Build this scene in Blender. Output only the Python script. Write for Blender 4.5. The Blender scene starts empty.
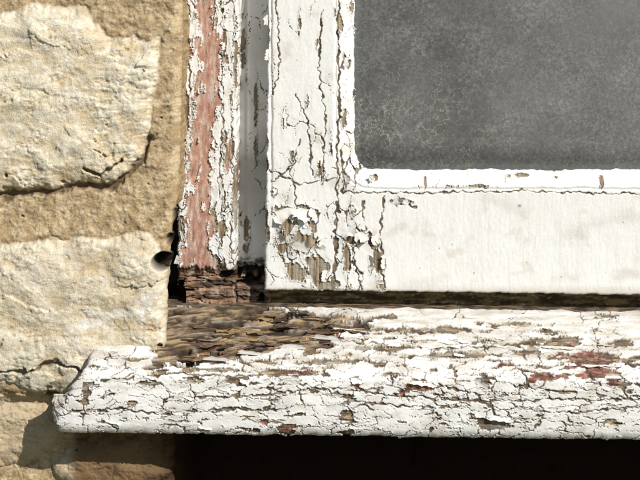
import bpy, math, numpy as np
from mathutils import Matrix, Vector
# ---------------------------------------------------------------- camera model
D=1.5; CX=0.34; CZ=0.50; R=math.radians(0.75)
cr,sr=math.cos(R),math.sin(R)
def rot(X,Z): return X*cr+Z*sr, -X*sr+Z*cr
XC0,YC0=rot(0.32-CX,0.24-CZ)
def proj(x,y,z):
    s=D/(D+y); a,b=rot((x-CX)*s,(z-CZ)*s)
    return 320+1000*(a-XC0), 240-1000*(b-YC0)
def unproj(px,py,y):
    a=(px-320)/1000+XC0; b=(240-py)/1000+YC0; k=(D+y)/D
    return CX+(a*cr-b*sr)*k, CZ+(a*sr+b*cr)*k
# ---------------------------------------------------------------- noise
def h2(ix,iy,seed):
    a=(ix.astype(np.int64)&0xffffffff).astype(np.uint64); b=(iy.astype(np.int64)&0xffffffff).astype(np.uint64)
    M=np.uint64(0xffffffff)
    h=(a*np.uint64(374761393)+b*np.uint64(668265263)+np.uint64((seed*974634777+12345)&0xffffffff))&M
    h=((h^(h>>np.uint64(13)))*np.uint64(1274126177))&M
    h=((h^(h>>np.uint64(16)))*np.uint64(2246822519))&M
    h=h^(h>>np.uint64(15))
    return (h&np.uint64(0xffffff)).astype(np.float64)/16777216.0
def noise(x,y,seed=0):
    x,y=np.broadcast_arrays(x,y)
    ix=np.floor(x); iy=np.floor(y); fx=x-ix; fy=y-iy
    u=fx*fx*fx*(fx*(fx*6-15)+10); v=fy*fy*fy*(fy*(fy*6-15)+10)
    def g(i,j):
        a=h2(ix+i,iy+j,seed)*6.28318
        return np.cos(a)*(fx-i)+np.sin(a)*(fy-j)
    n0=g(0,0)*(1-u)+g(1,0)*u; n1=g(0,1)*(1-u)+g(1,1)*u
    return (n0*(1-v)+n1*v)*1.5
def fbm(x,y,seed=0,o=4):
    r=0;a=1.;t=0
    for i in range(o):
        r=r+a*noise(x*2**i+i*17.3,y*2**i-i*9.1,seed+i); t+=a; a*=.55
    return r/t*1.5
def voro(x,y,seed=0,cheb=0.5):
    x,y=np.broadcast_arrays(x,y)
    ix=np.floor(x); iy=np.floor(y)
    F1=np.full(x.shape,9.);F2=np.full(x.shape,9.);r=np.zeros(x.shape);DX=np.zeros(x.shape);DY=np.zeros(x.shape)
    for i in(-1,0,1):
        for j in(-1,0,1):
            cx=ix+i+.05+.9*h2(ix+i,iy+j,seed); cy=iy+j+.05+.9*h2(ix+i,iy+j,seed+7)
            dx=x-cx; dy=y-cy
            d=(1-cheb)*np.sqrt(dx*dx+dy*dy)+cheb*np.maximum(abs(dx),abs(dy))
            m=d<F1
            F2=np.where(m,F1,np.minimum(F2,d)); 
            r=np.where(m,h2(ix+i,iy+j,seed+13),r); DX=np.where(m,dx,DX); DY=np.where(m,dy,DY)
            F1=np.where(m,d,F1)
    return F1,F2,r,DX,DY
def ss(a,b,x):
    t=np.clip((x-a)/(b-a),0,1); return t*t*(3-2*t)
def blob(px,py,cx,cy,rx,ry,a=1.):
    return a*np.exp(-(((px-cx)/rx)**2+((py-cy)/ry)**2))
def blobs(px,py,L):
    r=0*px
    for b in L: r=np.maximum(r,blob(px,py,*b))
    return r
def pdist(px,py,pts):
    d=np.full(px.shape,1e9)
    for (ax,ay),(bx,by) in zip(pts[:-1],pts[1:]):
        vx,vy=bx-ax,by-ay; t=np.clip(((px-ax)*vx+(py-ay)*vy)/(vx*vx+vy*vy+1e-9),0,1)
        d=np.minimum(d,np.hypot(px-ax-t*vx,py-ay-t*vy))
    return d
def psdf(px,py,pts):   # + inside
    d=pdist(px,py,pts+[pts[0]]); ins=np.zeros(px.shape,bool); n=len(pts)
    for i in range(n):
        ax,ay=pts[i];bx,by=pts[(i+1)%n]
        if ay==by: continue
        c=((ay>py)!=(by>py))&(px<(bx-ax)*(py-ay)/(by-ay)+ax)
        ins^=c
    return np.where(ins,d,-d)
def mixc(a,b,t):
    t=np.asarray(t,float)[...,None]; return np.asarray(a)*(1-t)+np.asarray(b)*t
def C(*c): return np.array(c,float)
# ---------------------------------------------------------------- materials
def surf_mat(name,r0,r1,scale,bump,var=0.25,spec=0.3):
    m=bpy.data.materials.new(name); m.use_nodes=True; nt=m.node_tree; N=nt.nodes; L=nt.links
    b=N['Principled BSDF']; b.inputs['Specular IOR Level'].default_value=spec
    at=N.new('ShaderNodeAttribute'); at.attribute_name='Col'
    ap=N.new('ShaderNodeAttribute'); ap.attribute_name='Paint'
    tc=N.new('ShaderNodeTexCoord')
    n1=N.new('ShaderNodeTexNoise'); n1.inputs['Scale'].default_value=scale; n1.inputs['Detail'].default_value=2; n1.inputs['Roughness'].default_value=.7
    L.new(tc.outputs['Object'],n1.inputs['Vector'])
    mr=N.new('ShaderNodeMapRange'); mr.inputs[1].default_value=.25; mr.inputs[2].default_value=.75; mr.inputs[3].default_value=1-var; mr.inputs[4].default_value=1+var*.6
    L.new(n1.outputs[0],mr.inputs[0])
    vs=N.new('ShaderNodeVectorMath'); vs.operation='SCALE'; L.new(at.outputs['Color'],vs.inputs[0]); L.new(mr.outputs[0],vs.inputs['Scale'])
    L.new(vs.outputs[0],b.inputs['Base Color'])
    rr=N.new('ShaderNodeMapRange'); rr.inputs[3].default_value=r0; rr.inputs[4].default_value=r1; L.new(ap.outputs['Fac'],rr.inputs[0]); L.new(rr.outputs[0],b.inputs['Roughness'])
    bs=N.new('ShaderNodeMapRange'); bs.inputs[3].default_value=bump; bs.inputs[4].default_value=bump*.25; L.new(ap.outputs['Fac'],bs.inputs[0])
    bp=N.new('ShaderNodeBump'); bp.inputs['Distance'].default_value=.001; L.new(n1.outputs[0],bp.inputs['Height']); L.new(bs.outputs[0],bp.inputs['Strength']); L.new(bp.outputs[0],b.inputs['Normal'])
    return m
M_paint=surf_mat('peeling_paint',.9,.5,900,.7,.10)
M_stone=surf_mat('weathered_stone',.95,.95,800,.75,.22,.12)
# ---------------------------------------------------------------- mesh
def raw_mesh(name,V,F,c,p,mat,parent=None):
    me=bpy.data.meshes.new(name); me.vertices.add(len(V)); me.vertices.foreach_set('co',V.ravel().astype(np.float32))
    me.loops.add(F.size); me.loops.foreach_set('vertex_index',F.ravel().astype(np.int32))
    me.polygons.add(len(F)); me.polygons.foreach_set('loop_start',np.arange(0,F.size,4,dtype=np.int32)); me.polygons.foreach_set('loop_total',np.full(len(F),4,np.int32))
    me.polygons.foreach_set('use_smooth',np.ones(len(F),bool)); me.update(calc_edges=True)
    a=me.attributes.new('Col','FLOAT_COLOR','POINT'); a.data.foreach_set('color',np.concatenate([np.clip(c,0.002,.9),np.ones((len(c),1))],1).ravel().astype(np.float32))
    a=me.attributes.new('Paint','FLOAT','POINT'); a.data.foreach_set('value',p.astype(np.float32))
    me.materials.append(mat); o=bpy.data.objects.new(name,me); bpy.context.collection.objects.link(o)
    if parent: o.parent=parent
    return o
def grid_mesh(name,X,Y,Z,col,pt,mat,parent=None,fmask=None,flip=False):
    nr,nc=X.shape; V=np.stack([X,Y,Z],-1).reshape(-1,3); I=np.arange(nr*nc).reshape(nr,nc)
    F=np.stack([I[:-1,:-1],I[:-1,1:],I[1:,1:],I[1:,:-1]],-1)
    F=F[fmask] if fmask is not None else F.reshape(-1,4)
    used=np.zeros(len(V),bool); used[F.ravel()]=True; rm=np.cumsum(used)-1
    return raw_mesh(name,V[used],rm[F],col.reshape(-1,3)[used],np.broadcast_to(pt,X.shape).reshape(-1)[used],mat,parent)
def axis(a,b,lo,hi,res,coarse):
    L=[]
    lo=max(a,lo);hi=min(b,hi)
    if hi<=lo: return np.linspace(a,b,max(2,int((b-a)/coarse)+1))
    if lo-a>1e-6: L.append(np.linspace(a,lo,max(2,int((lo-a)/coarse)+1),endpoint=False))
    L.append(np.linspace(lo,hi,int((hi-lo)/res)+1))
    if b-hi>1e-6: L.append(np.linspace(hi,b,max(2,int((b-hi)/coarse)+1))[1:])
    return np.concatenate(L)
VX0,VX1,VZ0,VZ1=-0.02,0.67,-0.02,0.50
def panel(name,x0,x1,z0,z1,y,depth,fn,res=.0006,coarse=.008,parent=None,mat=None,rnd=.003,wob=.0012,cut=None):
    xs=axis(x0,x1,VX0,VX1,res,coarse); zs=axis(z0,z1,VZ0,VZ1,res,coarse)
    X,Z=np.meshgrid(xs,zs); px,py=proj(X,y,Z)
    h,col,pt=fn(px,py)
    d=np.minimum(np.minimum(X-x0,x1-X),np.minimum(Z-z0,z1-Z)); t=np.clip(rnd-d,0,rnd)
    h=h-(rnd-np.sqrt(np.maximum(rnd*rnd-t*t,0)))
    wl=np.exp(-(X-x0)/.004); wr=np.exp(-(x1-X)/.004); wb=np.exp(-(Z-z0)/.004); wt=np.exp(-(z1-Z)/.004)
    X2=X+wob*(wl+wr)*fbm(Z*90,Z*0+3.3,5); Z2=Z+wob*(wb+wt)*fbm(X*90,X*0+7.7,6)
    Y=y-h; fm=None
    if cut is not None: fm=cut(px,py)
    K=5; X2=np.pad(X2,K,mode='edge'); Z2=np.pad(Z2,K,mode='edge'); Y=np.pad(Y,K,mode='edge')
    nr,nc=X2.shape; ii,jj=np.mgrid[0:nr,0:nc]
    k=np.maximum(np.maximum(K-ii,ii-(nr-1-K)),np.maximum(K-jj,jj-(nc-1-K))); k=np.clip(k,0,K)/K
    Y=Y*(1-k)+(y+depth)*k
    col=np.pad(col,((K,K),(K,K),(0,0)),mode='edge'); pt=np.pad(pt,K,mode='edge')
    if fm is not None:
        fm=np.pad(fm,K,mode='constant',constant_values=True)[:-1,:-1]
    return grid_mesh(name,X2,Y,Z2,col,pt,mat or M_paint,parent,fm)
# ---------------------------------------------------------------- curled flakes of paint / splinters of wood
def flakes(name,items,parent,wood=False,tone=1.):
    rg=np.random.RandomState(7); VV=[];FF=[];CC=[];base=0; na,nb=13,11
    A,B=np.meshgrid(np.linspace(-1,1,na),np.linspace(-1,1,nb),indexing='ij')
    I=np.arange(na*nb).reshape(na,nb); F0=np.stack([I[:-1,:-1],I[:-1,1:],I[1:,1:],I[1:,:-1]],-1).reshape(-1,4)
    for (O,T1,T2,N,w,h,ang,lift) in items:
        s=rg.rand()*99
        end=.75+.35*fbm(B*1.3+s,B*0+s,500,3)
        t=(A+1)/2
        u=w*(t*end)
        if wood: v=h/2*B*(1-.8*t**1.5)*(1+.2*fbm(A*1.5+s,B*0+s,503,3))+h*.6*fbm(A*.7+s,A*0,504,2)
        else: v=h/2*B*(1+.28*fbm(A*1.1+s,np.sign(B)*3+s,503,3))*(1-.22*t**3)
        k=lift/w
        hh=lift*t**2*(1+.35*fbm(B*.9+s,A*.5,506,2))+.0003*fbm(A*2+s,B*2,508,2)
        if wood: hh=hh+.0008*(1-B*B)
        u=u*(1-.35*min(k,1.2)*t**2)
        ca,sa=math.cos(ang),math.sin(ang)
        P=O+ (u*ca-v*sa)[...,None]*T1+(u*sa+v*ca)[...,None]*T2+(hh+(-.0018 if wood else .0007))[...,None]*N
        edge=np.maximum(abs(B)**6,t**8)
        if wood:
            bcol=[C(.22,.14,.08),C(.14,.09,.055),C(.28,.225,.165),C(.34,.22,.10),C(.07,.045,.03),C(.20,.10,.055)][rg.randint(6)]
            c=mixc(bcol*1.1,bcol*.4,ss(-.3,.5,fbm(A*.8+s,B*3+s,511,3)))
        else: c=mixc(C(.78,.765,.72)*(.85+.15*rg.rand())*tone,C(.52,.46,.37)*tone,np.clip(.35*edge+.3*ss(0,.6,fbm(A*2+s,B*2+s,510)),0,1))
        VV.append(P.reshape(-1,3)); FF.append(F0+base); CC.append(c.reshape(-1,3)); base+=na*nb
    V=np.concatenate(VV);F=np.concatenate(FF);c=np.concatenate(CC)
    return raw_mesh(name,V,F,c,np.zeros(len(V)) if wood else np.ones(len(V)),M_paint,parent)
EX,EZ,EN=C(1,0,0),C(0,0,1),C(0,-1,0)
def flat_items(L,y):
    out=[]
    for (px,py,w,h,a,l) in L:
        x,z=unproj(px,py,y); out.append((C(x,y,z),EX,EZ,EN,w/1000,h/1000,math.radians(a),l/1000))
    return out
# ---------------------------------------------------------------- paint patterns
WHITE=C(.81,.80,.77)
def woodcol(a,b,seed):
    n=fbm(a/2.2,b/45,seed); m=fbm(a/10,b/60,seed+3)
    c=mixc(C(.15,.105,.065),C(.42,.33,.21),ss(-.5,.6,n))
    return mixc(c,C(.36,.34,.30),ss(-.1,.6,m)*.75), n
def paint(px,py,P,vert=True,cell=(11,30),crackf=0.,lines=(),seed=1,tilt=.4,primer=None,thick=.0008,fine=1.,cw=.06,rag=.34,cheb=.5,liftk=.0019):
    wx=px+3.4*fbm(px/13,py/13,seed+50,4); wy=py+3.4*fbm(px/13,py/13,seed+60,4)
    ww=9*noise(px/60,py/60,seed+65); wz=9*noise(px/60,py/60,seed+66)
    F1,F2,r,dx,dy=voro((wx+ww)/cell[0],(wy+wz)/cell[1],seed,cheb); e=F2-F1
    G1,G2,r2,ex,ey=voro(wx/cell[0]*2.3+3,wy/cell[1]*2.1+5,seed+4,cheb); e2=G2-G1
    n=fbm(px/(7 if vert else 20),py/(18 if vert else 6),seed+20,5)
    amp=np.clip(P*5,.12,1)
    score=P+rag*n*amp+.26*(r-.5)*amp+.14*(r2-.5)*amp
    miss=score>.5
    ck=crackf+.75*fbm(px/42,py/34,seed+30,3)
    wv=.55+.9*noise(px/9,py/9,seed+33)
    crack=(e<cw*np.clip((ck+.3)*1.3,0,1.15)*np.clip(wv+.25,0,1.4))|(e2<cw*.9*np.clip(ck-.15,0,.8)*np.clip(wv,0,1.3))
    for pts,w in lines:
        crack|=pdist(px+1.8*noise(px/5,py/5,seed+2)+2.2*noise(px/14,py/14,seed+3),py+1.8*noise(px/5,py/5,seed+5)+1.5*noise(px/13,py/13,seed+6),pts)<w*(.8+.9*noise(px/9,py/9,seed+8))
    crack&=~miss
    a,b=(px,py) if vert else (py,px)
    wc,wn=woodcol(a,b,seed+70)
    near=np.exp(-np.clip(.5-score,0,2)/.05)*np.clip(P*4,0,1)
    lift=near*(.2+1.3*r2)*liftk
    loc=np.clip(ss(.0,.7,ck+.2)+ss(.08,.4,P),0,1.5)
    tl=tilt*.001*(dx*(h2(np.floor(r*9999),np.floor(r*7777),3)-.5)*2+dy*(r-.5)*2)*loc+tilt*.0005*(ex*(r2-.5)*2+ey*(h2(np.floor(r2*9999),np.floor(r2*777),3)-.5)*2)*loc
    und=.0004*fbm(px/30,py/60,seed+90,3)+.00012*fbm(px/3,py/(7 if vert else 3),seed+91,3)*fine
    hp=thick+lift+tl+und+.00022*np.exp(-e/.12)*np.clip(loc,0,1)
    hw=-.0002+.0006*wn+.0003*fbm(px/3,py/3,seed+93,3)
    h=np.where(miss,hw,hp); h=np.where(crack,-.0005,h)
    dirt=ss(.15,.9,fbm(px/30,py/22,seed+40)+.3*near+.25*(ck>.25))
    streak=fbm(px/2.5,py/60,seed+44,3) if vert else fbm(px/60,py/2.5,seed+44,3)
    cp=mixc(WHITE,C(.58,.53,.44),np.clip(dirt*.55+.14*ss(.2,1,streak)+.22*np.exp(-e/.05)*np.clip(loc,0,1),0,1))
    cp=cp*(1-.12*r*np.clip(loc,0,1)-.05*r2*np.clip(loc,0,1))[...,None]
    edg=np.exp(-np.clip(.5-score,0,2)/.02)*np.clip(P*4,0,1)*ss(-.2,.4,fbm(px/6,py/6,seed+47,3))
    cp=mixc(cp,C(.40,.33,.24),edg*.5)
    col=np.where(miss[...,None],wc,cp)
    if primer is not None:
        pc,pm=primer; pmm=(pm+.45*fbm(px/(4 if vert else 8),py/(16 if vert else 4),seed+80))>.5
        col=np.where((miss&pmm)[...,None],pc*(.85+.3*fbm(px/4,py/7,seed+85))[...,None],col)
        h=np.where(miss&pmm,.0002+.00018*fbm(px/2.5,py/9,seed+86),h)
    ccol=mixc(C(.08,.06,.04),C(.28,.22,.15),ss(-.3,.5,fbm(px/12,py/12,seed+99,3)))
    col=np.where(crack[...,None],ccol,col)
    return h,col,np.where(miss|crack,0.,1.),miss
# ------------------------------------------------ sash
YS=.055; YG=.075
GX0,GX1,GY0,GY1=360,1120,-760,165
def q_open(px,py):
    cx=(GX0+GX1)/2; cy=(GY0+GY1)/2; hx=(GX1-GX0)/2; hy=(GY1-GY0)/2; r=14
    wob=1.1*fbm(px/26,py/26,77,3)+.5*fbm(px/7,py/7,78,2)
    qx=abs(px-cx)-hx+r; qy=abs(py-cy)-hy+r
    return np.hypot(np.maximum(qx,0),np.maximum(qy,0))+np.minimum(np.maximum(qx,qy),0)-r+wob
def f_sash(px,py):
    P=blobs(px,py,[(294,211,26,8,.95),(303,243,18,12,.9),(288,228,9,18,.8),(318,268,15,16,1.),(326,285,14,8,.9),(281,240,8,15,.8),(297,272,13,9,.8),(312,224,10,10,.72),
      (358,237,18,8,.95),(371,243,9,10,.9),(377,262,9,18,.8),(382,284,6,5,.7),(401,201,12,2.8,.95),(347,262,7,20,.72),(352,208,7,10,.65),(350,285,8,5,.6),
      (265,40,4.5,42,1.),(266,150,3.5,35,.8),(267,225,4,20,.8),(283,120,3,18,.5),(309,100,4,16,.62),(331,140,3,22,.6),(345,180,5,12,.9),
      (374,178,8,4,.75),(425,183,2.5,8,.9),(520,176,16,2.5,.7),(602,181,3,7,.9),(300,20,3,20,.5),(347,60,5,14,.6),(344,120,4,14,.62),(352,5,5,12,.6),(275,190,5,10,.6),(560,178,10,2.5,.55),
      (470,186,30,2,.5),(318,45,3,12,.55),(292,160,4,12,.56),(356,30,3,9,.5),(354,95,3,12,.5),(340,20,3,20,.6),(320,175,5,14,.58)])
    lines=[([(338,168),(336.5,215),(335,262),(333,291)],1.9),([(296,95),(309,128),(312,175)],.9),([(276,0),(280,60),(273,95)],.8),([(322,10),(318,70),(326,120),(322,175)],.8),
      ([(338,0),(339,90),(337,168)],1.1),([(362,192),(430,193),(520,191),(640,194)],.75),([(342,150),(345,175),(343,192),(362,192)],1.6),
      ([(287,210),(283,240),(292,262)],1.1),([(300,140),(290,170),(297,205)],.9),([(383,196),(380,240),(384,290)],.9),([(362,200),(366,230),(352,250),(362,290)],.9),
      ([(400,198),(409,204),(414,208)],1.6),([(350,228),(362,241),(373,238)],1.7),([(278,212),(300,206),(318,214),(312,232)],1.3),([(296,240),(310,246),(316,238)],1.2),([(270,170),(300,185),(335,178)],.9)]
    left=ss(392,345,px)
    cf=-.85+.48*left*ss(60,200,py)+.38*left+.30*ss(200,185,py)*ss(150,170,py)*(px>345)+.25*ss(338,345,px)*(px<362)
    h,col,pt,ms=paint(px,py,P,True,(15,34),cf,lines,11,.6,cheb=.35,rag=.42)
    q=q_open(px,py)
    pu=ss(25,0,q)
    h=h-.012*ss(24,1.5,q) -.0010*np.exp(-((q-24)/1.4)**2)
    h=h+pu*(.0006*fbm(px/11,py/11,31,3))
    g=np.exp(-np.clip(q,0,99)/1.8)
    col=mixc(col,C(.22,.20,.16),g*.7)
    col=mixc(col,C(.62,.60,.555),.5*ss(.1,.9,fbm(px/60,py/30,35))*ss(380,420,px))
    col=mixc(col,C(.60,.57,.50),.24*ss(.15,.6,fbm(px/3,py/50,37,4))*ss(380,420,px))
    F1,_,r,_,_=voro(px/17+.6*noise(px/30,py/30,95),py/17+.6*noise(px/30,py/30,96),91,0)
    sp=(F1<.015+.05*(r-.86)/.14)&(r>.86)
    col=np.where(sp[...,None],C(.36,.31,.24),col)
    h=h-.0022*np.exp(-((px-271-1.2*noise(px*0,py/25,4))/1.3)**2)*ss(210,170,py)
    h=h-.004*ss(0,-3,q)
    col=mixc(col,C(.45,.41,.33),ss(283,292,py)*.5)
    return h,col,pt
win=bpy.data.objects.new('window',None); bpy.context.collection.objects.link(win)
xl,zb=unproj(264.5,291,YS)[0],unproj(450,292.5,YS)[1]
xr,zt=unproj(1200,240,YS)[0],unproj(450,-850,YS)[1]
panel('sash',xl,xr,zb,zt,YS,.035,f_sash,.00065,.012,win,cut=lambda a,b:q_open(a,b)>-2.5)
L=[(283,209,18,24,-70,5.5),(302,208,16,22,-100,6),(316,213,11,14,-160,3.5),(286,243,14,14,100,4),(300,251,14,18,75,3.5),(275,236,10,18,20,3),(318,252,10,16,95,3),(311,284,10,10,160,2.5),
   (346,228,14,18,-50,5),(362,232,14,15,-100,5.5),(378,240,11,12,170,3.5),(368,262,9,16,5,3.5),(386,262,8,15,175,3.5),(394,199,10,9,-20,3.5),(409,203,9,8,150,3),(342,262,7,12,0,2.2),
   (268,20,6,10,180,2),(269,55,6,12,180,2.2),(305,100,6,12,0,1.8),(348,62,6,10,180,1.6),(345,180,7,10,10,2.2),(380,284,6,8,90,1.6),(352,206,9,10,-60,3),(329,140,5,12,0,1.8),(277,190,6,10,170,1.8),(370,176,8,6,-60,1.4),(333,12,5,10,0,1.6),(322,176,6,9,0,1.6),(293,228,9,12,-30,3),(327,276,8,12,170,2.5)]
flakes('curled_flakes_sash',flat_items(L,YS),win)
def f_under(px,py):
    n=fbm(px/30,py/4,400); m=fbm(px/5,py/3,402)
    c=mixc(C(.06,.042,.02),C(.24,.185,.085),ss(-.3,.5,n+.4*m)); c=mixc(c,C(.5,.47,.40),(ss(.45,.6,fbm(px/12,py/4,405))*.7))
    return .001*n+.0006*m,c,0*px
panel('frame_bottom_rail',xl-.002,xr,zb-.04,zb+.012,YS+.020,.05,f_under,.0010,.012,win)
# ------------------------------------------------ frame jamb
YJ=.06
def rotten(px,py):
    n=fbm(px/34,py/6,66,5); m=fbm(px/11,py/8,67,5)
    c=mixc(C(.08,.05,.032),C(.36,.22,.14),ss(-.4,.45,n)); c=mixc(c,C(.42,.34,.27),ss(.05,.55,m)*.65); c=c*(1+.35*fbm(px/8,py/1.2,69,2))[...,None]
    fs=ss(.82,.97,1-abs(fbm(px/40,py/9,73,3))*2)
    c=mixc(c,C(.03,.02,.012),fs*.85)
    return n,m,fs,c
def f_jamb(px,py):
    lx=np.interp(py,[-900,0,60,120,180,230,268,330],[206,206,209,205,199,196,197,206])
    wd=np.interp(py,[-900,0,50,90,140,200,240,275],[10,10,14,12.5,11,12,14,20])
    dd=abs(px-lx+6*fbm(py/20,py*0,8,4)+2*fbm(px/5,py/12,9,3))/wd
    patchy=1-.5*ss(.16,.46,fbm(px/7,py/24,71,4))
    Pk=1.0*np.exp(-(dd**2)*.66)*patchy
    P=np.maximum(Pk,blobs(px,py,[(180,60,4,60,.85),(179,150,5,50,1.),(181,230,6,30,.95),(229,152,7,20,.95),(226,185,5,25,.7),(224,30,3,22,.7),(231,95,4,16,.6),(212,225,6,20,.8),
        (236,60,3,50,.8),(236,200,4,50,.8),(185,20,4,20,.7),(215,262,14,10,.8),(188,262,10,9,.6),(222,230,5,18,.7),(187,110,4,20,.7)]))
    P=np.maximum(P,ss(268,274,py+2*noise(px/6,px*0,5))*1.6)
    pm=np.maximum(ss(1.6,.6,dd)*1.05-.25*ss(235,265,py),blob(px,py,228,150,9,30,.55))*(py<300)
    lines=[([(221,60),(223,120),(219,170),(222,240)],.8),([(188,0),(189,90),(184,180)],.7),([(231,110),(233,190),(229,265)],.7)]
    pk=mixc(C(.50,.25,.175),C(.60,.40,.31),ss(-.4,.5,fbm(px/6,py/25,63)))
    pk=mixc(pk,C(.68,.58,.51),ss(.0,.5,fbm(px/3.5,py/26,64,5))*.8)
    pk=mixc(pk,C(.30,.20,.14),ss(.28,.55,fbm(px/3,py/20,68,4))*.75)
    h,col,pt,ms=paint(px,py,P,True,(11,30),.0,lines,23,.5,primer=(pk,pm),thick=.0009,rag=.5)
    jg=6*noise(px/9,px*0+2,72)+3*noise(px/3,px*0+2,74)
    rot_=ss(268,273,py+jg)
    n,m,fs,cr_=rotten(px,py)
    col=mixc(col,cr_,rot_); h=h-rot_*(.004+.002*(1-abs(n))+.003*fs)+rot_*.0018*m
    g=np.exp(-((py+jg-269)/1.8)**2); h=h-.003*g; col=col*(1-.55*g)[...,None]
    cav=ss(.5,.7,blobs(px,py,[(229,276,12,6,1.1),(240,294,8,10,.9),(180,300,6,22,1.1),(205,311,25,2.5,.8),(188,291,9,2,.7)])+.3*n)
    h=h-.02*cav; col=mixc(col,C(.025,.015,.01),cav)
    return h,col,pt
jx0,jx1=unproj(177.5,240,YJ)[0],unproj(237,140,YJ)[0]
jz0=unproj(210,318,YJ)[1]
panel('frame_jamb',jx0,jx1,jz0,zt+.05,YJ,.08,f_jamb,.00065,.012,win,wob=.002)
def f_foot(px,py):
    n,m,fs,c=rotten(px+40,py+7)
    cav=ss(.4,.7,blobs(px,py,[(250,281,16,5,1.),(262,300,7,9,.7)])+.4*m)
    e=ss(6,0,py-274-5*noise(px/6,px*0,79)-3*noise(px/2.5,px*0,80))
    return .0022*n+.0015*m-.004*fs-.016*cav-.02*e,mixc(c*.9,C(.025,.016,.01),np.maximum(cav,e)),0*px
panel('rotten_post_foot',jx1+.0005,xl+.006,jz0,unproj(250,274,YJ+.014)[1],YJ+.014,.05,f_foot,.0007,.012,win,wob=.002)
rg=np.random.RandomState(12); L=[]
for i in range(38):
    py=rg.uniform(2,262); lx=np.interp(py,[0,60,120,180,230,268],[206,209,205,199,196,197]); wd=np.interp(py,[0,50,90,140,200,240,275],[10,14,12.5,11,12,14,20])
    s=rg.choice([-1,1]); L.append((lx+s*(wd+rg.uniform(1,5)),py,rg.uniform(4,7),rg.uniform(5,11),(180 if s>0 else 0)+rg.uniform(-25,25),rg.uniform(.8,1.8)))
flakes('curled_flakes_jamb',flat_items(L,YJ),win)
L=[(rg.uniform(186,240),rg.uniform(278,308),rg.uniform(10,24),rg.uniform(2,5),rg.choice([0,180])+rg.uniform(-20,20),rg.uniform(.3,2)) for i in range(9)]
L=[(min(max(a[0],200),228),)+a[1:] for a in L]
flakes('splinters_jamb',flat_items(L,YJ+.006),win,True)
def f_strip(px,py):
    P=blobs(px,py,[(244,30,4,40,.55),(256,120,3,60,.6),(246,235,5,30,.75)])
    P=np.maximum(P,ss(262,274,py)*1.3)
    h,col,pt,ms=paint(px,py,P,True,(13,46),-.25,(),41,.4)
    h=h-.0015*np.exp(-((px-247)/1.5)**2)
    dk=ss(256,272,py+5*noise(px/6,py/6,3)+4*noise(px/3,py/3,9)); col=mixc(col*.9,C(.05,.033,.02),dk); h=h-.012*dk
    return h,col,pt
panel('frame_rebate',jx1-.004,unproj(285,140,YS+.035)[0],jz0,zt+.05,YS+.036,.05,f_strip,.0009,.012,win)
def f_plain(px,py):
    h,col,pt,ms=paint(px,py,px*0+.2,True,(13,40),.1,(),51,.4); return h,col,pt
panel('frame_jamb_far',xr+.003,xr+.065,jz0,zt+.05,YJ,.08,f_plain,.006,.008,win)
panel('frame_head',jx1+.001,xr+.002,zt+.004,zt+.07,YJ,.08,f_plain,.006,.008,win)
# glass
def box(name,x0,x1,y0,y1,z0,z1,mat,parent=None,openf=None):
    import bmesh
    bm=bmesh.new(); v=[bm.verts.new((x,y,z)) for x in(x0,x1) for y in(y0,y1) for z in(z0,z1)]
    fs=[(0,1,3,2),(4,6,7,5),(0,4,5,1),(2,3,7,6),(0,2,6,4),(1,5,7,3)]
    for i,f in enumerate(fs):
        if openf==i: continue
        bm.faces.new([v[k] for k in f])
    me=bpy.data.meshes.new(name); bm.to_mesh(me); bm.free(); me.materials.append(mat)
    o=bpy.data.objects.new(name,me); bpy.context.collection.objects.link(o)
    if parent:o.parent=parent
    return o
mg=bpy.data.materials.new('dusty_glass'); mg.use_nodes=True; nt=mg.node_tree; N=nt.nodes; L=nt.links; N.clear()
out=N.new('ShaderNodeOutputMaterial'); tc=N.new('ShaderNodeTexCoord')
def math_(op,a,b=None,clamp=False):
    m=N.new('ShaderNodeMath'); m.operation=op; m.use_clamp=clamp
    for i,v in enumerate((a,b)):
        if v is None: continue
        if isinstance(v,(int,float)): m.inputs[i].default_value=v
        else: L.new(v,m.inputs[i])
    return m.outputs[0]
def nz(scale,detail=4,rough=.6):
    n=N.new('ShaderNodeTexNoise'); n.inputs['Scale'].default_value=scale; n.inputs['Detail'].default_value=detail; n.inputs['Roughness'].default_value=rough
    L.new(tc.outputs['Object'],n.inputs['Vector']); return n
def mrange(v,a,b,c,d):
    m=N.new('ShaderNodeMapRange'); m.inputs[1].default_value=a;m.inputs[2].default_value=b;m.inputs[3].default_value=c;m.inputs[4].default_value=d;L.new(v,m.inputs[0]); return m.outputs[0]
def webs(scale,w,warp,nscale):
    wn=nz(nscale,4); wv=N.new('ShaderNodeVectorMath'); wv.operation='MULTIPLY_ADD'; L.new(wn.outputs['Color'],wv.inputs[0]); wv.inputs[1].default_value=(warp,warp,warp); L.new(tc.outputs['Object'],wv.inputs[2])
    ve=N.new('ShaderNodeTexVoronoi'); ve.feature='DISTANCE_TO_EDGE'; ve.inputs['Scale'].default_value=scale; L.new(wv.outputs[0],ve.inputs['Vector'])
    return mrange(ve.outputs['Distance'],0,w,1,0)
big=mrange(nz(9,4).outputs[0],.3,.7,0,1)
sep=N.new('ShaderNodeSeparateXYZ'); L.new(tc.outputs['Object'],sep.inputs[0])
gx=mrange(sep.outputs[0],.36,.62,0,1); gz=mrange(sep.outputs[2],.31,.46,0,1)
base=math_('ADD',math_('MULTIPLY',gx,.11),math_('MULTIPLY',gz,.05)); base=math_('ADD',base,math_('MULTIPLY',big,.13)); base=math_('ADD',base,.02)
grain=mrange(nz(330,4,.8).outputs[0],.42,.72,0,.26)
patch=mrange(nz(14,3).outputs[0],.35,.6,.3,1)
fine=math_('MULTIPLY',grain,patch)
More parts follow.
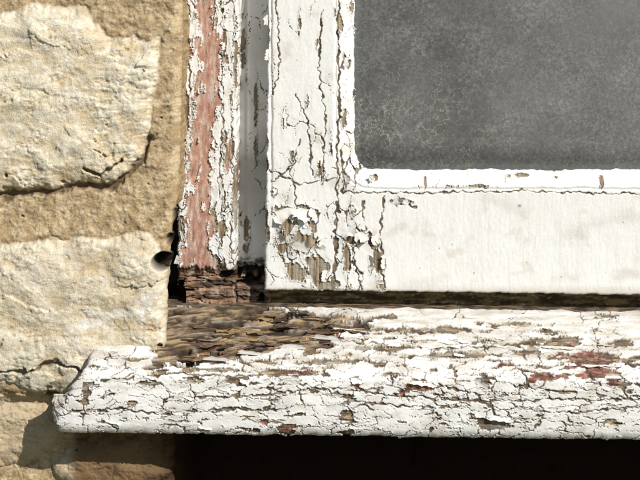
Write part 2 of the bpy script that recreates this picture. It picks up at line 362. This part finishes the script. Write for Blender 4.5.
vo=N.new('ShaderNodeTexVoronoi'); vo.inputs['Scale'].default_value=300; L.new(tc.outputs['Object'],vo.inputs['Vector'])
sepc=N.new('ShaderNodeSeparateColor'); L.new(vo.outputs['Color'],sepc.inputs[0])
spk=math_('MULTIPLY',math_('LESS_THAN',vo.outputs['Distance'],.2),mrange(sepc.outputs[0],.5,.95,0,.18))
thr=webs(75,.05,.05,45)
wm=math_('MULTIPLY',mrange(nz(30,3).outputs[0],.40,.55,0,1),mrange(sep.outputs[2],.37,.43,1,.08))
wm=math_('MULTIPLY',wm,mrange(sep.outputs[0],.42,.53,1,.15))
thr=math_('MULTIPLY',math_('MULTIPLY',thr,wm),.34)
thr2=math_('MULTIPLY',math_('MULTIPLY',webs(26,.010,.10,16),mrange(nz(11,2).outputs[0],.45,.58,0,1)),.14)
dust=math_('ADD',math_('ADD',base,fine),math_('ADD',math_('ADD',spk,thr),thr2),True)
dust=math_('MULTIPLY',dust,mrange(sep.outputs[2],.316,.335,.6,1))
dcol=N.new('ShaderNodeMix'); dcol.data_type='RGBA'; dcol.inputs[6].default_value=(.61,.60,.575,1); dcol.inputs[7].default_value=(.63,.58,.46,1); L.new(math_('MULTIPLY',thr,2.4,True),dcol.inputs[0])
dif=N.new('ShaderNodeBsdfDiffuse'); L.new(dcol.outputs[2],dif.inputs['Color'])
tr=N.new('ShaderNodeBsdfTransparent'); tr.inputs['Color'].default_value=(.8,.82,.8,1)
gl=N.new('ShaderNodeBsdfGlossy'); gl.inputs['Roughness'].default_value=.12
fr=N.new('ShaderNodeFresnel'); fr.inputs['IOR'].default_value=1.45
m1=N.new('ShaderNodeMixShader'); L.new(fr.outputs[0],m1.inputs[0]); L.new(tr.outputs[0],m1.inputs[1]); L.new(gl.outputs[0],m1.inputs[2])
m2=N.new('ShaderNodeMixShader'); L.new(dust,m2.inputs[0]); L.new(m1.outputs[0],m2.inputs[1]); L.new(dif.outputs[0],m2.inputs[2]); L.new(m2.outputs[0],out.inputs[0])
gx0,gz0=unproj(352,175,YG); gx1,gz1=unproj(1130,-770,YG)
box('glass_pane',gx0,gx1,YG-.010,YG-.007,gz0,gz1,mg,win)
md=bpy.data.materials.new('dark_interior'); md.use_nodes=True; md.node_tree.nodes['Principled BSDF'].inputs['Roughness'].default_value=.9
nn=md.node_tree.nodes.new('ShaderNodeTexNoise'); nn.inputs['Scale'].default_value=3
crp=md.node_tree.nodes.new('ShaderNodeValToRGB'); crp.color_ramp.elements[0].color=(.05,.045,.04,1); crp.color_ramp.elements[1].color=(.09,.085,.08,1)
md.node_tree.links.new(nn.outputs[0],crp.inputs[0]); md.node_tree.links.new(crp.outputs[0],md.node_tree.nodes['Principled BSDF'].inputs['Base Color'])
box('room_interior',-.3,1.9,.16,2.2,-.6,1.7,md,win,openf=2)
# ------------------------------------------------ sill
def zof(py,y,px=350): return unproj(px,py,y)[1]
zf=zof(434,-.035)
prof=[(.16,zof(307,.055)+.004),(.075,zof(307,.055)+.002),(.055,zof(307,.055)),(.02,zof(329,.02)),(-.022,zof(360,-.022)),(-.032,zof(369,-.032)),(-.037,zof(377,-.037)),(-.0385,zof(383,-.0385)),(-.0395,zof(402,-.0395)),(-.0395,zof(427,-.0395)),(-.038,zof(432,-.038)),(-.034,zf-.002),(-.026,zf-.003),(.0,zf-.002),(.03,zf),(.15,zf)]
pr=np.array(prof)
for _ in range(2):
    q=[pr[0]]
    for a,b in zip(pr[:-1],pr[1:]): q+= [a*.75+b*.25,a*.25+b*.75]
    q.append(pr[-1]); pr=np.array(q)
sl=np.r_[0,np.cumsum(np.hypot(*np.diff(pr,axis=0).T))]
s=np.linspace(0,sl[-1],int(sl[-1]/.00065)); py_=np.interp(s,sl,pr[:,0]); pz_=np.interp(s,sl,pr[:,1])
ty=np.gradient(py_);tz=np.gradient(pz_); tl=np.hypot(ty,tz); ny=tz/tl; nz_=-ty/tl
k=np.ones(11)/11; ny=np.convolve(np.pad(ny,5,'edge'),k,'valid'); nz_=np.convolve(np.pad(nz_,5,'edge'),k,'valid')
xs=axis(.066,xr+.09,VX0,VX1,.00065,.012)
X,S=np.meshgrid(xs,s); Yb=np.broadcast_to(py_[:,None],X.shape); Zb=np.broadcast_to(pz_[:,None],X.shape)
fpy=proj(.08,py_,pz_)[1]
off=np.interp(fpy,[300,362,375,392,412,425,436],[.034,.028,.022,.012,.001,-.001,.003])[:,None]+.0022*fbm(S*120,S*0,3)
X=X+off*np.exp(-(X-.066)/.05)
px,py=proj(X,Yb,Zb)
def f_sill(px,py):
    rp=[(150,300),(262,296),(300,310),(350,316),(376,324),(360,338),(305,350),(240,358),(195,365),(150,369)]
    sd=psdf(px,py,rp)+14*fbm(px/30,py/7,140,5)
    rt=ss(-.3,.6,sd)
    P=blobs(px,py,[(285,372,34,5,.8),(330,362,45,5,.85),(238,379,22,3.5,.7),(357,383,7,6,1.),(420,386,20,6,1.),(404,392,9,4,.7),(481,381,10,8,.85),(590,360,44,8,.9),(560,343,36,6,.95),
      (606,374,24,9,1.),(545,376,26,6,.85),(495,423,26,9,1.),(530,352,14,5,.8),(287,428,14,5,.9),(347,416,8,9,.85),(266,421,9,4,.75),(190,399,8,4,.6),(86,396,6,12,.8),(150,383,20,3,.6),
      (400,349,40,4,.85),(460,356,35,4,.85),(330,330,30,5,.7),(430,330,60,4,.7),(520,325,50,4,.7),(620,345,20,6,.8),(370,318,40,4,.7),(450,400,20,3,.6),(560,392,30,3,.6),(315,392,14,3,.55),(210,370,50,3,.8),(600,318,40,3,.65),(630,392,8,3,.6),(170,425,10,2,.55),
      (380,365,30,4,.75),(440,370,30,4,.7),(620,384,14,4,.8),(505,395,14,4,.6),(250,395,20,2.5,.55),(120,392,14,2.5,.5),(95,384,12,3,.6),(640,358,20,5,.8),(395,338,30,3,.7),(365,350,24,4,.8),(505,366,20,4,.75)])
    stain=fbm(px/36,py/7,150,5)
    P=np.maximum(P,.68*ss(404,372,py)*ss(304,330,py)*ss(-.15,.72,stain))
    P=np.maximum(P,.52*ss(.0,.6,fbm(px/24,py/6,151,5))*ss(372,392,py))
    red=blobs(px,py,[(357,383,9,8,1.1),(420,386,24,8,1.1),(404,392,9,6,1.),(600,372,36,13,1.2),(580,352,40,10,.9),(545,378,24,7,1.),(287,428,16,7,1.1),(266,421,10,6,1.),(481,388,9,6,.8),(300,371,26,5,.7),(86,400,5,8,.4),(610,380,18,6,1.2),(505,366,20,5,.7)])
    lines=[([(262,291),(288,312),(320,322),(370,333),(420,333),(470,329)],2.2),([(100,377),(170,371),(230,377),(330,379)],1.2),([(72,408),(120,404),(160,411),(230,409),(290,414)],1.1),
      ([(170,395),(260,398),(330,392),(400,398),(480,399),(560,395),(640,398)],1.1),([(440,385),(475,392),(492,405),(500,420)],1.8),([(350,405),(420,409),(470,404)],1.),([(340,345),(420,349),(500,343),(560,335)],1.4),([(520,405),(575,409),(640,405)],.9),
      ([(400,360),(450,353),(500,352)],1.2),([(560,366),(600,360),(640,364)],1.5),([(230,385),(300,388),(350,400)],1.)]
    pc=mixc(C(.26,.11,.075),C(.46,.27,.20),ss(-.4,.5,fbm(px/8,py/3,153))); pc=mixc(pc,C(.13,.08,.055),ss(.1,.55,fbm(px/9,py/4,154))*.8)
    sky=py-4*np.sin(px/70)
    cf=-.04+.24*ss(360,385,py)-.1*ss(405,425,py)
    h,col,pt,ms=paint(px,sky,P,False,(27,10),cf,lines,61,.42,primer=(pc,red),thick=.0008,cw=.075,rag=.50,cheb=.7,liftk=.0013)
    wt=ss(384,350,py)
    col=mixc(col,C(.45,.41,.34),wt*np.clip(.40+.9*fbm(px/40,py/6,155,5),0,.92)*(pt>0))
    col=mixc(col,C(.50,.46,.39),np.clip(.7*fbm(px/30,py/10,158,5),0,.55)*(pt>0))
    dk=ms&(fbm(px/14,py/5,156)>.0)
    col=np.where(dk[...,None],col*.5,col); h=np.where(ms,h-.0010*np.clip(.6+fbm(px/20,py/5,157),0,2),h)
    yy=py+.12*(px-260)+1.6*fbm(px/40,py/16,159,3)
    n=fbm(px/60,yy/6.5,160,4); rgd=1-abs(fbm(px/80,yy/6,163,3))*2.6; m=fbm(px/20,py/9,166,5); fi=fbm(px/26,yy/1.5,168,3); pat=fbm(px/30,py/12,169,4)
    cc=mixc(C(.10,.066,.042),C(.32,.235,.15),ss(-.35,.4,n+.3*fi)); cc=mixc(cc,C(.45,.32,.16),ss(.05,.5,pat)*.65); cc=mixc(cc,C(.42,.38,.32),ss(.0,.5,m)*.6)
    cc=mixc(cc,C(.05,.032,.02),ss(.35,.9,rgd)*.9)
    cc=cc*(1+.30*fi)[...,None]
    cav=ss(.0,.3,.9*fbm(px/42,yy/8,170)-.20+.6*blobs(px,py,[(252,304,40,6,1.),(225,346,34,3,.8),(186,352,7,10,1.),(290,331,38,3,.9),(268,316,34,5,1.1),(215,322,24,3,.8),(310,322,30,3,.9)]))
    hr=-.0030+.0012*n+.00022*fi+.0010*pat-.0060*cav-.0018*ss(.5,.95,rgd)
    cc=mixc(cc,C(.03,.019,.012),cav*.92)
    h=h*(1-rt)+hr*rt; col=mixc(col,cc,rt); pt=pt*(1-rt)
    return h,col,pt
h,col,pt=f_sill(px,py)
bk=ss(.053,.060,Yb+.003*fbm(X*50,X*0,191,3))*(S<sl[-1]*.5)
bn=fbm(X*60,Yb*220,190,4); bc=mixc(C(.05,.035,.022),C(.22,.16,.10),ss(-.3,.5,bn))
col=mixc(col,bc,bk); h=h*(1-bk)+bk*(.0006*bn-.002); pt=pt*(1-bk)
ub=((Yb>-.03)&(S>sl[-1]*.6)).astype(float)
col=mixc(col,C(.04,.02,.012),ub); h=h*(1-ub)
h=h+.0007*fbm(px/60,py/30,175,3)
edgeL=np.exp(-(X-X[:,:1])/.004); h=h-.003*edgeL**2
sg=1 if nz_[len(nz_)//4]>=0 else -1
Xd=X; Yd=Yb+sg*ny[:,None]*h; Zd=Zb+sg*nz_[:,None]*h
Zd=Zd+.0010*fbm(X*70,X*0+2,178,4)*ss(425,434,py)*(1-ub)
K=26; cyc,czc=float(np.mean(py_[py_<.0])),float(np.mean(pz_[py_<.0]))
caps=[]
for i in range(K,0,-1):
    f=t=i/K
    yy=Yd[:,0]*(1-f)+cyc*f; zz=Zd[:,0]*(1-f)+czc*f
    xx=X[:,0]-.004*math.sin(min(1,t*2.)*math.pi/2)+.002*fbm(yy*150,zz*150,9)*min(1,t*3)
    caps.append((xx,yy,zz))
XX=np.concatenate([np.stack([c[0] for c in caps],1),Xd],1); YY=np.concatenate([np.stack([c[1] for c in caps],1),Yd],1); ZZ=np.concatenate([np.stack([c[2] for c in caps],1),Zd],1)
cpx,cpz=YY[:,:K]*1000,ZZ[:,:K]*1000
ccap=mixc(C(.60,.57,.50),C(.30,.22,.14),ss(.0,.5,fbm(cpx/9,cpz/6,180)))
col2=np.concatenate([ccap,col],1); pt2=np.concatenate([np.zeros((len(s),K)),pt],1)
sill=bpy.data.objects.new('window_sill',None); bpy.context.collection.objects.link(sill)
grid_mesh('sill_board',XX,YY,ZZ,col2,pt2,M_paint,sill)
def sill_item(fx,fy,w,h_,a,l):
    i=int(np.argmin(abs(fpy[:int(len(fpy)*.6)]-fy))); x=unproj(fx,fy,py_[i])[0]
    i=int(np.argmin(abs(proj(x,py_,pz_)[1][:int(len(fpy)*.6)]-fy)))
    n=C(0,sg*ny[i],sg*nz_[i]); n/=np.linalg.norm(n); t2=np.cross(n,EX); t2=t2 if t2[2]>0 else -t2
    return (C(x,py_[i],pz_[i])-n*.0002,EX,t2,n,w/1000,h_/1000,math.radians(a),l/1000)
items=[]
for i in range(100):
    fx=rg.uniform(100,636); fy=rg.uniform(326,426) if fx>370 else rg.uniform(374,426)
    if fy<360 and rg.rand()<.3: continue
    items.append(sill_item(fx,fy,rg.uniform(3,6.5),rg.uniform(7,18),rg.choice([90,-90])+rg.uniform(-18,18),rg.uniform(.5,1.6)))
for a in [(345,329,8,22,-100,3),(352,338,8,24,85,2.5),(480,386,9,16,60,3),(500,416,8,26,-95,2.5),(420,381,7,24,-90,2.2),(560,347,8,34,-92,2.2),(600,365,8,30,-90,2.5),(357,378,8,12,-90,2.5)]: items.append(sill_item(*a))
flakes('curled_flakes_sill',items,sill)
items=[sill_item(*a) for a in [(318,318,7,30,-97,3.5),(338,325,6,26,-95,3),(300,313,6,22,-100,3),(326,340,6,26,83,2.2),(292,349,5,24,86,2),(250,355,5,26,84,2),(215,361,4.5,24,86,1.6),(357,331,6,22,-96,2.4),(282,322,4.5,18,-100,2)]]
flakes('grimy_flakes_sill',items,sill,tone=.72)
items=[]
for i in range(46):
    fx=rg.uniform(185,355); c=np.interp(fx,[178,262,300,372],[338,330,331,331]); hw=np.interp(fx,[178,262,300,372],[22,20,13,5])
    items.append(sill_item(fx,max(312,c+rg.uniform(-1,1)*hw),rg.uniform(12,34),rg.uniform(2.,5.5),rg.choice([0,180])+6+rg.uniform(-12,12),rg.uniform(.2,2.2)))
flakes('splinters_sill',items,sill,True)
# ------------------------------------------------ stone wall
wall=bpy.data.objects.new('stone_wall',None); bpy.context.collection.objects.link(wall)
S1=[(-120,15),(0,12),(30,3),(85,8),(112,38),(158,36),(160,60),(154,110),(146,150),(118,182),(60,188),(0,196),(-110,200)]
S2=[(-130,243),(0,246),(60,238),(150,233),(166,258),(170,372),(130,382),(66,396),(0,386),(-120,392)]
S3=[(-110,402),(0,393),(52,400),(68,430),(40,462),(0,474),(-105,478)]
S0=[(-60,-100),(110,-95),(168,-70),(164,-14),(90,-8),(-55,-6)]
S4=[(72,446),(110,442),(160,450),(172,474),(150,500),(60,505),(48,470)]
rng=np.random.RandomState(4); RECT=[]
for z in range(-1400,1700,145):
    x=-900-rng.randint(0,150)
    while x<2300:
        w=rng.randint(150,290); RECT.append((x+6,z+7,x+w-10,z+136)); x+=w
def f_wall(px,py):
    wx=px+6*fbm(px/30,py/30,200)+1.6*fbm(px/6,py/6,203); wy=py+6*fbm(px/30,py/30,205)+1.6*fbm(px/6,py/6,207)
    best=np.full(px.shape,-60.); sid=np.zeros(px.shape)
    for i,p in enumerate([S0,S1,S2,S3,S4]):
        d=psdf(wx,wy,p); sid=np.where(d>best,i+1,sid); best=np.maximum(best,d)
    a0,a1,b0,b1=px.min(),px.max(),py.min(),py.max()
    for i,(a,b,c,d_) in enumerate(RECT):
        if a<185 and c>-135 and d_>-110 and b<520: continue
        if a>a1 or c<a0 or b>b1 or d_<b0: continue
        d=np.minimum(np.minimum(wx-a,c-wx),np.minimum(wy-b,d_-wy)); sid=np.where(d>best,i+9,sid); best=np.maximum(best,d)
    st=ss(-2,3,best)
    rr=h2(sid,sid*0+3,5)
    big=fbm(px/70,py/55,210,3); med=fbm(px/24,py/17,213,4); fin=fbm(px/5,py/5,216,4); mic=fbm(px/1.8,py/1.8,218,2)
    F1,F2,vr,dx,dy=voro((px+14*med)/55,(py+12*med)/36,219,0)
    facet=(dx*(vr-.5)+dy*(h2(np.floor(vr*9999),sid,4)-.5))
    rough=ss(-.25,.5,fbm(px/50,py/40,221,3))
    rid=1-abs(fbm(px/45,py/22,222,5))*2.2
    hs=.010*(1-np.exp(-np.clip(best,0,99)/8))+.0042*big+.0016*med+(.0002+.0006*rough)*fin+.00012*mic+.0040*facet-.0012*ss(.75,1.,rid)*rough
    gr=fbm(px/2.2,py/2.2,225,3)
    F3,_,vr3,_,_=voro(px/7,py/7,226,0); gv=(vr3>.72)*ss(.42,.1,F3)
    hm=.001+.0022*fbm(px/34,py/28,227,3)+.0012*fbm(px/8,py/8,229,4)+.0005*gr+.0009*gv
    h=hm*(1-st)+hs*st
    lines=[([(150,140),(144,156),(120,183),(62,189),(0,197),(-60,202)],2.8),([(0,374),(30,370),(60,361),(80,366),(95,378)],1.2),([(50,392),(66,404),(70,432)],2.2),([(120,160),(98,172),(84,170)],.8)]
    cre=0*px
    for p,w in lines:
        cre=np.maximum(cre,ss(w*1.9,w*.3,pdist(wx,wy,p)*(1+.9*fbm(px/14,py/14,233,3))))
    h=h-.006*cre
    cs=mixc(C(.55,.44,.28),C(.69,.62,.48),ss(-.6,.3,.6*big+.6*med+.25*fin))
    cs=mixc(cs,C(.47,.35,.195),ss(.15,.8,fbm(px/34,py/16,236,5))*.7)
    cs=mixc(cs,C(.73,.69,.60),ss(.1,.6,fbm(px/14,py/9,239,5))*.6)
    cs=mixc(cs,C(.49,.46,.40),ss(.15,.6,fbm(px/22,py/26,240,5))*.4)
    cs=cs*(1+.12*mic+.10*fin)[...,None]
    pits=ss(.42,.6,fbm(px/4.5,py/4,241,3))*ss(-.1,.4,fbm(px/30,py/30,242,2)); cs=mixc(cs,C(.30,.22,.13),pits*.55); h=h-.0009*pits*st
    cs=cs*(.94+.12*rr)[...,None]
    li=ss(.05,.45,blobs(px,py,[(120,312,50,7,.5),(92,322,28,8,.6),(150,296,14,18,.4),(110,350,40,10,.3)])+.35*fbm(px/14,py/6,244)-.15); cs=mixc(cs,C(.76,.75,.71),li*.75*(py>270)*(py<370))
    cm=mixc(C(.39,.285,.16),C(.55,.43,.27),ss(-.5,.5,fbm(px/14,py/14,247)+.5*gr))
    cm=mixc(cm,C(.24,.165,.09),ss(.2,.7,fbm(px/22,py/10,249,5))*.6)
    gp=fbm(px/1.8,py/1.8,250,2); cm=cm*(1+.22*gp)[...,None]; cm=mixc(cm,C(.58,.50,.38),gv*.6*(vr3>.86)); cm=mixc(cm,C(.20,.14,.09),gv*.5*(vr3<.78))
    t3=(sid==4)|(sid==5)
    cs=np.where(t3[...,None],mixc(cs,C(.47,.365,.23),.75),cs)
    col=mixc(cm,cs,st)
    rim=np.exp(-((best+1.5)/2.2)**2)*ss(-.1,.4,fbm(px/18,py/18,255,3)); col=mixc(col,C(.20,.13,.07),rim*.6)
    col=mixc(col,C(.09,.06,.03),cre*.75)
    hole=ss(.35,.65,blobs(px,py,[(162,261,9,9,1.3),(173,294,5,14,1.2),(174,325,5,18,1.2),(169,240,4,8,.8),(174,222,3,16,.8),(160,345,5,5,.6)])+.12*med)
    h=h-.03*hole; col=mixc(col,C(.012,.008,.005),hole**.5)  # hole is sunk, and its inner shade is painted near black too
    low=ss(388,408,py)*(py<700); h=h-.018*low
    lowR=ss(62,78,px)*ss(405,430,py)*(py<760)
    col=mixc(col,col*C(.42,.33,.26),lowR)  # shade under the sill painted into the masonry colour
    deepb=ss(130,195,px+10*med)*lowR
    col=mixc(col,C(.018,.008,.005),deepb)  # deepest part of that under-sill shade, painted near black
    return h,col
def wall_sheet(name,x0,x1,z0,z1,res,coarse,yb=0,edge=None,ret=None):
    xs=axis(x0,x1,VX0,VX1,res,coarse); zs=axis(z0,z1,VZ0,VZ1,res,coarse)
    X,Z=np.meshgrid(xs,zs)
    if edge is not None:
        _,pyr=proj(.17,0,zs); xe=edge(pyr)[:,None]; X=X+(xe-x1)*ss(x1-.08,x1,X)
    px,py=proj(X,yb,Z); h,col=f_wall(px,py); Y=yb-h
    if ret:
        d=X[:,-1:]-X; r=.010; t=np.clip(r-d,0,r); Y=Y+(r-np.sqrt(r*r-t*t))
        ks=np.arange(1,ret[1]+1)/ret[1]
        Yr=Y[:,-1:]+(ret[0]-Y[:,-1:])*ks[None,:]; Zr=np.repeat(Z[:,-1:],len(ks),1)
        Xr=X[:,-1:]+.0035*fbm(Yr*45+9,Zr*45,270)*np.minimum(1,ks*4)+.001*fbm(Yr*300,Zr*300,272)
        pyr=proj(Xr,Yr,Zr)[1]
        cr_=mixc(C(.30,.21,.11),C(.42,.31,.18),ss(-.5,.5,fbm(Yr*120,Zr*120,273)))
        dkz=np.maximum(ss(196,215,pyr+8*fbm(Zr*60,Yr*60,275))*ss(372,352,pyr),ss(420,436,pyr)*(pyr<800)); cr_=mixc(cr_,C(.03,.02,.012),dkz*.94)  # shade of cavities and under the sill painted into the reveal colour
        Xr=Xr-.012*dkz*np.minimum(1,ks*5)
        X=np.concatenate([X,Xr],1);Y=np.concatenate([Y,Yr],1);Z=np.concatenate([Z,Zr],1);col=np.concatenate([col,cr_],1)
    return grid_mesh(name,X,Y,Z,col,np.zeros(X.shape),M_stone,wall)
def edge(py):
    e=np.interp(py,[-900,0,40,150,200,230,255,290,350,372,400,440,2000],[178,179,179,178,176,171,170,168,167,168,172,175,175])
    return unproj(e,240,0)[0]+.0014*fbm(py/14,py*0+2,281,3)
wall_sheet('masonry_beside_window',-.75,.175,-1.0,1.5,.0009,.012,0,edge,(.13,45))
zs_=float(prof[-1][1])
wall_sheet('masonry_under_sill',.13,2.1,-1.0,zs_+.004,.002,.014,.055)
wall_sheet('masonry_far_side',xr+.065,2.1,zs_-.004,1.5,.006,.014,.0)
wall_sheet('masonry_over_window',.17,xr+.07,zt+.06,1.5,.006,.014,.0)
# ------------------------------------------------ ground
mgd=bpy.data.materials.new('grass_ground'); mgd.use_nodes=True
b=mgd.node_tree.nodes['Principled BSDF']; b.inputs['Roughness'].default_value=.95
nn=mgd.node_tree.nodes.new('ShaderNodeTexNoise'); nn.inputs['Scale'].default_value=4; nn.inputs['Detail'].default_value=8
crp=mgd.node_tree.nodes.new('ShaderNodeValToRGB'); crp.color_ramp.elements[0].color=(.035,.045,.02,1); crp.color_ramp.elements[1].color=(.09,.10,.045,1)
mgd.node_tree.links.new(nn.outputs[0],crp.inputs[0]); mgd.node_tree.links.new(crp.outputs[0],b.inputs['Base Color'])
me=bpy.data.meshes.new('ground'); me.from_pydata([(-300,-300,-1),(300,-300,-1),(300,300,-1),(-300,300,-1)],[],[(0,1,2,3)]); me.materials.append(mgd)
o=bpy.data.objects.new('ground',me); bpy.context.collection.objects.link(o)
# ------------------------------------------------ light
sd=Vector((.9,-1,1.02)).normalized()
el=math.asin(sd.z); az=math.atan2(sd.x,sd.y)
su=bpy.data.lights.new('sun','SUN'); su.energy=4.9; su.angle=math.radians(.5); su.color=(1,.962,.90)
so=bpy.data.objects.new('sun',su); bpy.context.collection.objects.link(so); so.rotation_euler=sd.to_track_quat('Z','Y').to_euler()
w=bpy.data.worlds.new('World'); bpy.context.scene.world=w; w.use_nodes=True
sk=w.node_tree.nodes.new('ShaderNodeTexSky'); sk.sky_type='NISHITA'; sk.sun_disc=False; sk.sun_elevation=el; sk.sun_rotation=az
bg=w.node_tree.nodes['Background']; bg.inputs[1].default_value=.07; w.node_tree.links.new(sk.outputs[0],bg.inputs[0])
# ------------------------------------------------ camera
cam=bpy.data.cameras.new('camera'); co=bpy.data.objects.new('camera',cam); bpy.context.collection.objects.link(co)
cam.sensor_width=36; cam.lens=36*D/.64; cam.shift_x=XC0/.64; cam.shift_y=YC0/.64; cam.clip_start=.05; cam.clip_end=2000
co.matrix_world=Matrix.Translation((CX,-D,CZ))@Matrix.Rotation(math.radians(90),4,'X')@Matrix.Rotation(R,4,'Z')
sc=bpy.context.scene; sc.camera=co
sc.view_settings.view_transform='Standard'; sc.view_settings.look='None'; sc.view_settings.exposure=0
